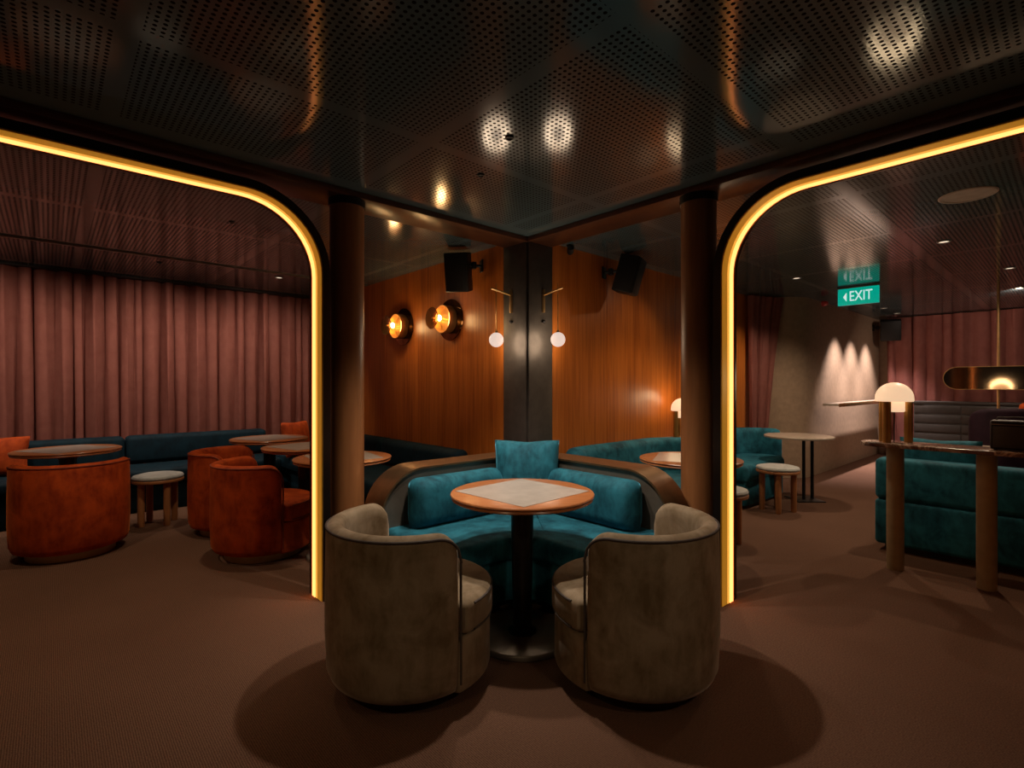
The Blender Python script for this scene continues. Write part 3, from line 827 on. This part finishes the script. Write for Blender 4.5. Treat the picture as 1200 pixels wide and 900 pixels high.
# text faces -x : text x -> -y, text y -> z
tx.matrix_local = Matrix(((0, 0, -1, -.0225), (-.68, 0, 0, -.03), (0, 1, 0, 2.385), (0, 0, 0, 1)))
bm = B(); vs = [bm.verts.new(p) for p in ((-.0225, .155, 2.385), (-.0225, .118, 2.44), (-.0225, .118, 2.33))]; bm.faces.new(vs)
r_ = bmesh.ops.extrude_face_region(bm, geom=bm.faces[:])
for g_ in r_['geom']:
    if isinstance(g_, bmesh.types.BMVert): g_.co.x -= .002
obj('arrow', bm, 'signwhite', t)

# console with stone legs, lamp and tabletop speaker in front of the teal sofa
SE = -E2
a0 = Vector((2.69, 3.6, 0))
t = thing('console_table', 'brown marble console on round stone legs behind the teal sofa', 'table', a0, TH)
# local: y runs back towards the wall (+v), -y towards the lens side
poly = round_poly([(-.13, -1.6), (.17, -1.6), (.17, .2), (-.13, .2)], [.1, .1, .15, .15], 8)
obj('top', prism(B(), poly, .865, .892, .006, 2), 'marble', t, 30)
for yy in (0, -.475, -1.35): obj('leg', lathe(B(), [(.051, 0), (.051, .865)], 32, (.02, yy, 0)), 'legstone', t)
dome_lamp(Vector((2.69, 3.6, .892))+SE*-.012+E1*.05, -.6, 'milky dome lamp on three posts standing on the marble console')
q = Vector((2.69, 3.6, .892))+SE*.62+E1*.03
t = thing('tabletop_speaker', 'small boxy dark tabletop speaker with a strap on the marble console', 'speaker', q, TH)
obj('cabinet', box(B(), -.07, .07, -.125, .125, .006, .185, .01, 3), 'black', t)
obj('grille', box(B(), -.076, -.069, -.11, .11, .02, .15, .003), 'slat', t)
obj('trim', box(B(), -.074, -.069, -.118, .118, .158, .164, .001), 'panelgrey', t)
obj('strap', tube(B(), [(0, -.1, .185), (0, -.095, .2), (0, 0, .205), (0, .095, .2), (0, .1, .185)], .005, 8), 'piping', t)
for sx in (-.05, .05):
    for sy in (-.1, .1): obj('foot', lathe(B(), [(.01, 0), (.012, .008)], 10, (sx, sy, 0)), 'black', t)
# teal sofa seen from behind
s0 = Vector((2.93, 3.99, 0))+E2*.09
t = thing('sofa', 'dark teal velvet sofa seen from behind, back against the marble console', 'sofa', s0, TH)
obj('backrest', box(B(), .0, .2, -2.3, 0, .40, .72, .04, 4), 'teal', t, 50)
obj('back_base', box(B(), .0, .2, -2.3, 0, .05, .40, .03, 3), 'teal', t, 50)
obj('seat', box(B(), .2, .85, -2.3, -.02, .2, .43, .04, 3), 'teal', t, 50)
obj('plinth', box(B(), .06, .8, -2.2, -.06, 0, .06), 'darkplinth', t)
pillow('throw_pillow', 'teal pillow peeking over the back of the sofa by the console', s0+E1*.36+E2*-.36+Vector((0, 0, .434)), TH-PI/2, .5, .16, 'teal', math.radians(10), hgt=.45)
# side table beyond the sofa
t = thing('side_table', 'pinkish low table with a brass rim beyond the teal sofa', 'table', (4.62, 4.5, 0), TH)
obj('table_top', box(B(), -.25, .25, -.5, .5, .69, .712, .004), 'pale_top', t)
obj('rim', box(B(), -.258, .258, -.508, .508, .672, .69, .003), 'brass', t)
for sx in (-.22, .22):
    for sy in (-.46, .46): obj('leg', lathe(B(), [(.012, 0), (.012, .672)], 12, (sx, sy, 0)), 'brass', t)
# charcoal ribbed cabinet before the far curtain
t = thing('ribbed_cabinet', 'charcoal cabinet with horizontal ribs in front of the far curtain', 'cabinet', P(7.72, -1.55), TH)
obj('body', box(B(), 0, .4, -1.02, .35, 0, .98, .004), 'slat', t)
obj('top', box(B(), -.02, .42, -1.04, .37, .98, 1.02, .004), 'slat', t)
for k in range(6):
    for a, b in ((-1.01, -.25), (-.24, .34)):
        obj('rib', box(B(), -.016, 0.002, a, b, .08+k*.15, .20+k*.15, .006), 'slat', t)
# plum armchair and rust sofa
t = thing('tall_armchair', 'plum high-backed rounded armchair behind the tabletop speaker', 'chair', (5.03, 5.35, 0), TH+PI*.25)
obj('backrest', sweep_section(B(), arc(0, 0, .3, PI/2+.2, PI*1.5-.2, 24), rrect(-.05, .05, .05, 1.06, .045, 5), True, .22), 'plum', t, 60)
obj('seat', lathe(B(), rdisc(.26, .05, .45, .04), 36), 'plum', t); obj('plinth', lathe(B(), [(0, 0), (.2, 0), (.2, .06), (0, .06)], 30), 'darkplinth', t)
t = thing('rust_sofa', 'rust orange high-backed sofa at the foot of the brass pole', 'sofa', P(6.3, -2.5), TH)
obj('backrest', box(B(), .3, .5, -1.6, .0, .4, 1.05, .05, 4), 'rust', t, 50); obj('seat', box(B(), -.3, .32, -1.6, 0, .1, .45, .04, 3), 'rust', t, 50)
obj('plinth', box(B(), -.2, .4, -1.5, -.1, 0, .12), 'darkplinth', t)
# brass pole with the pill mirror
t = thing('pole_mirror', 'long pill-shaped amber mirror on a floor to ceiling brass pole', 'mirror', (5.7, 6.0, 0), TH)
obj('pole', lathe(B(), [(.014, 0), (.014, ZC)], 16), 'brass', t)
def pill(r, hl, k=16): return arc(-hl+r, 0, r, PI/2, PI*1.5, k)+arc(hl-r, 0, r, -PI/2, PI/2, k)
def pillmesh(r, hl, d0, d1, cy):
    bm = prism(B(), pill(r, hl), d0, d1)
    # prism x -> -y (along the wall line), prism y -> z, prism z -> -x
    bm.transform(Matrix(((0, 0, -1, 0), (-1, 0, 0, cy), (0, 1, 0, 1.375), (0, 0, 0, 1)))); return bm
obj('backing', pillmesh(.14, .70, .014, .03, -.2), 'brass', t); obj('glass', pillmesh(.132, .692, .03, .034, -.2), 'mirror', t)
obj('bracket', box(B(), -.016, .016, -.03, .03, 1.35, 1.4, .003), 'brass', t)
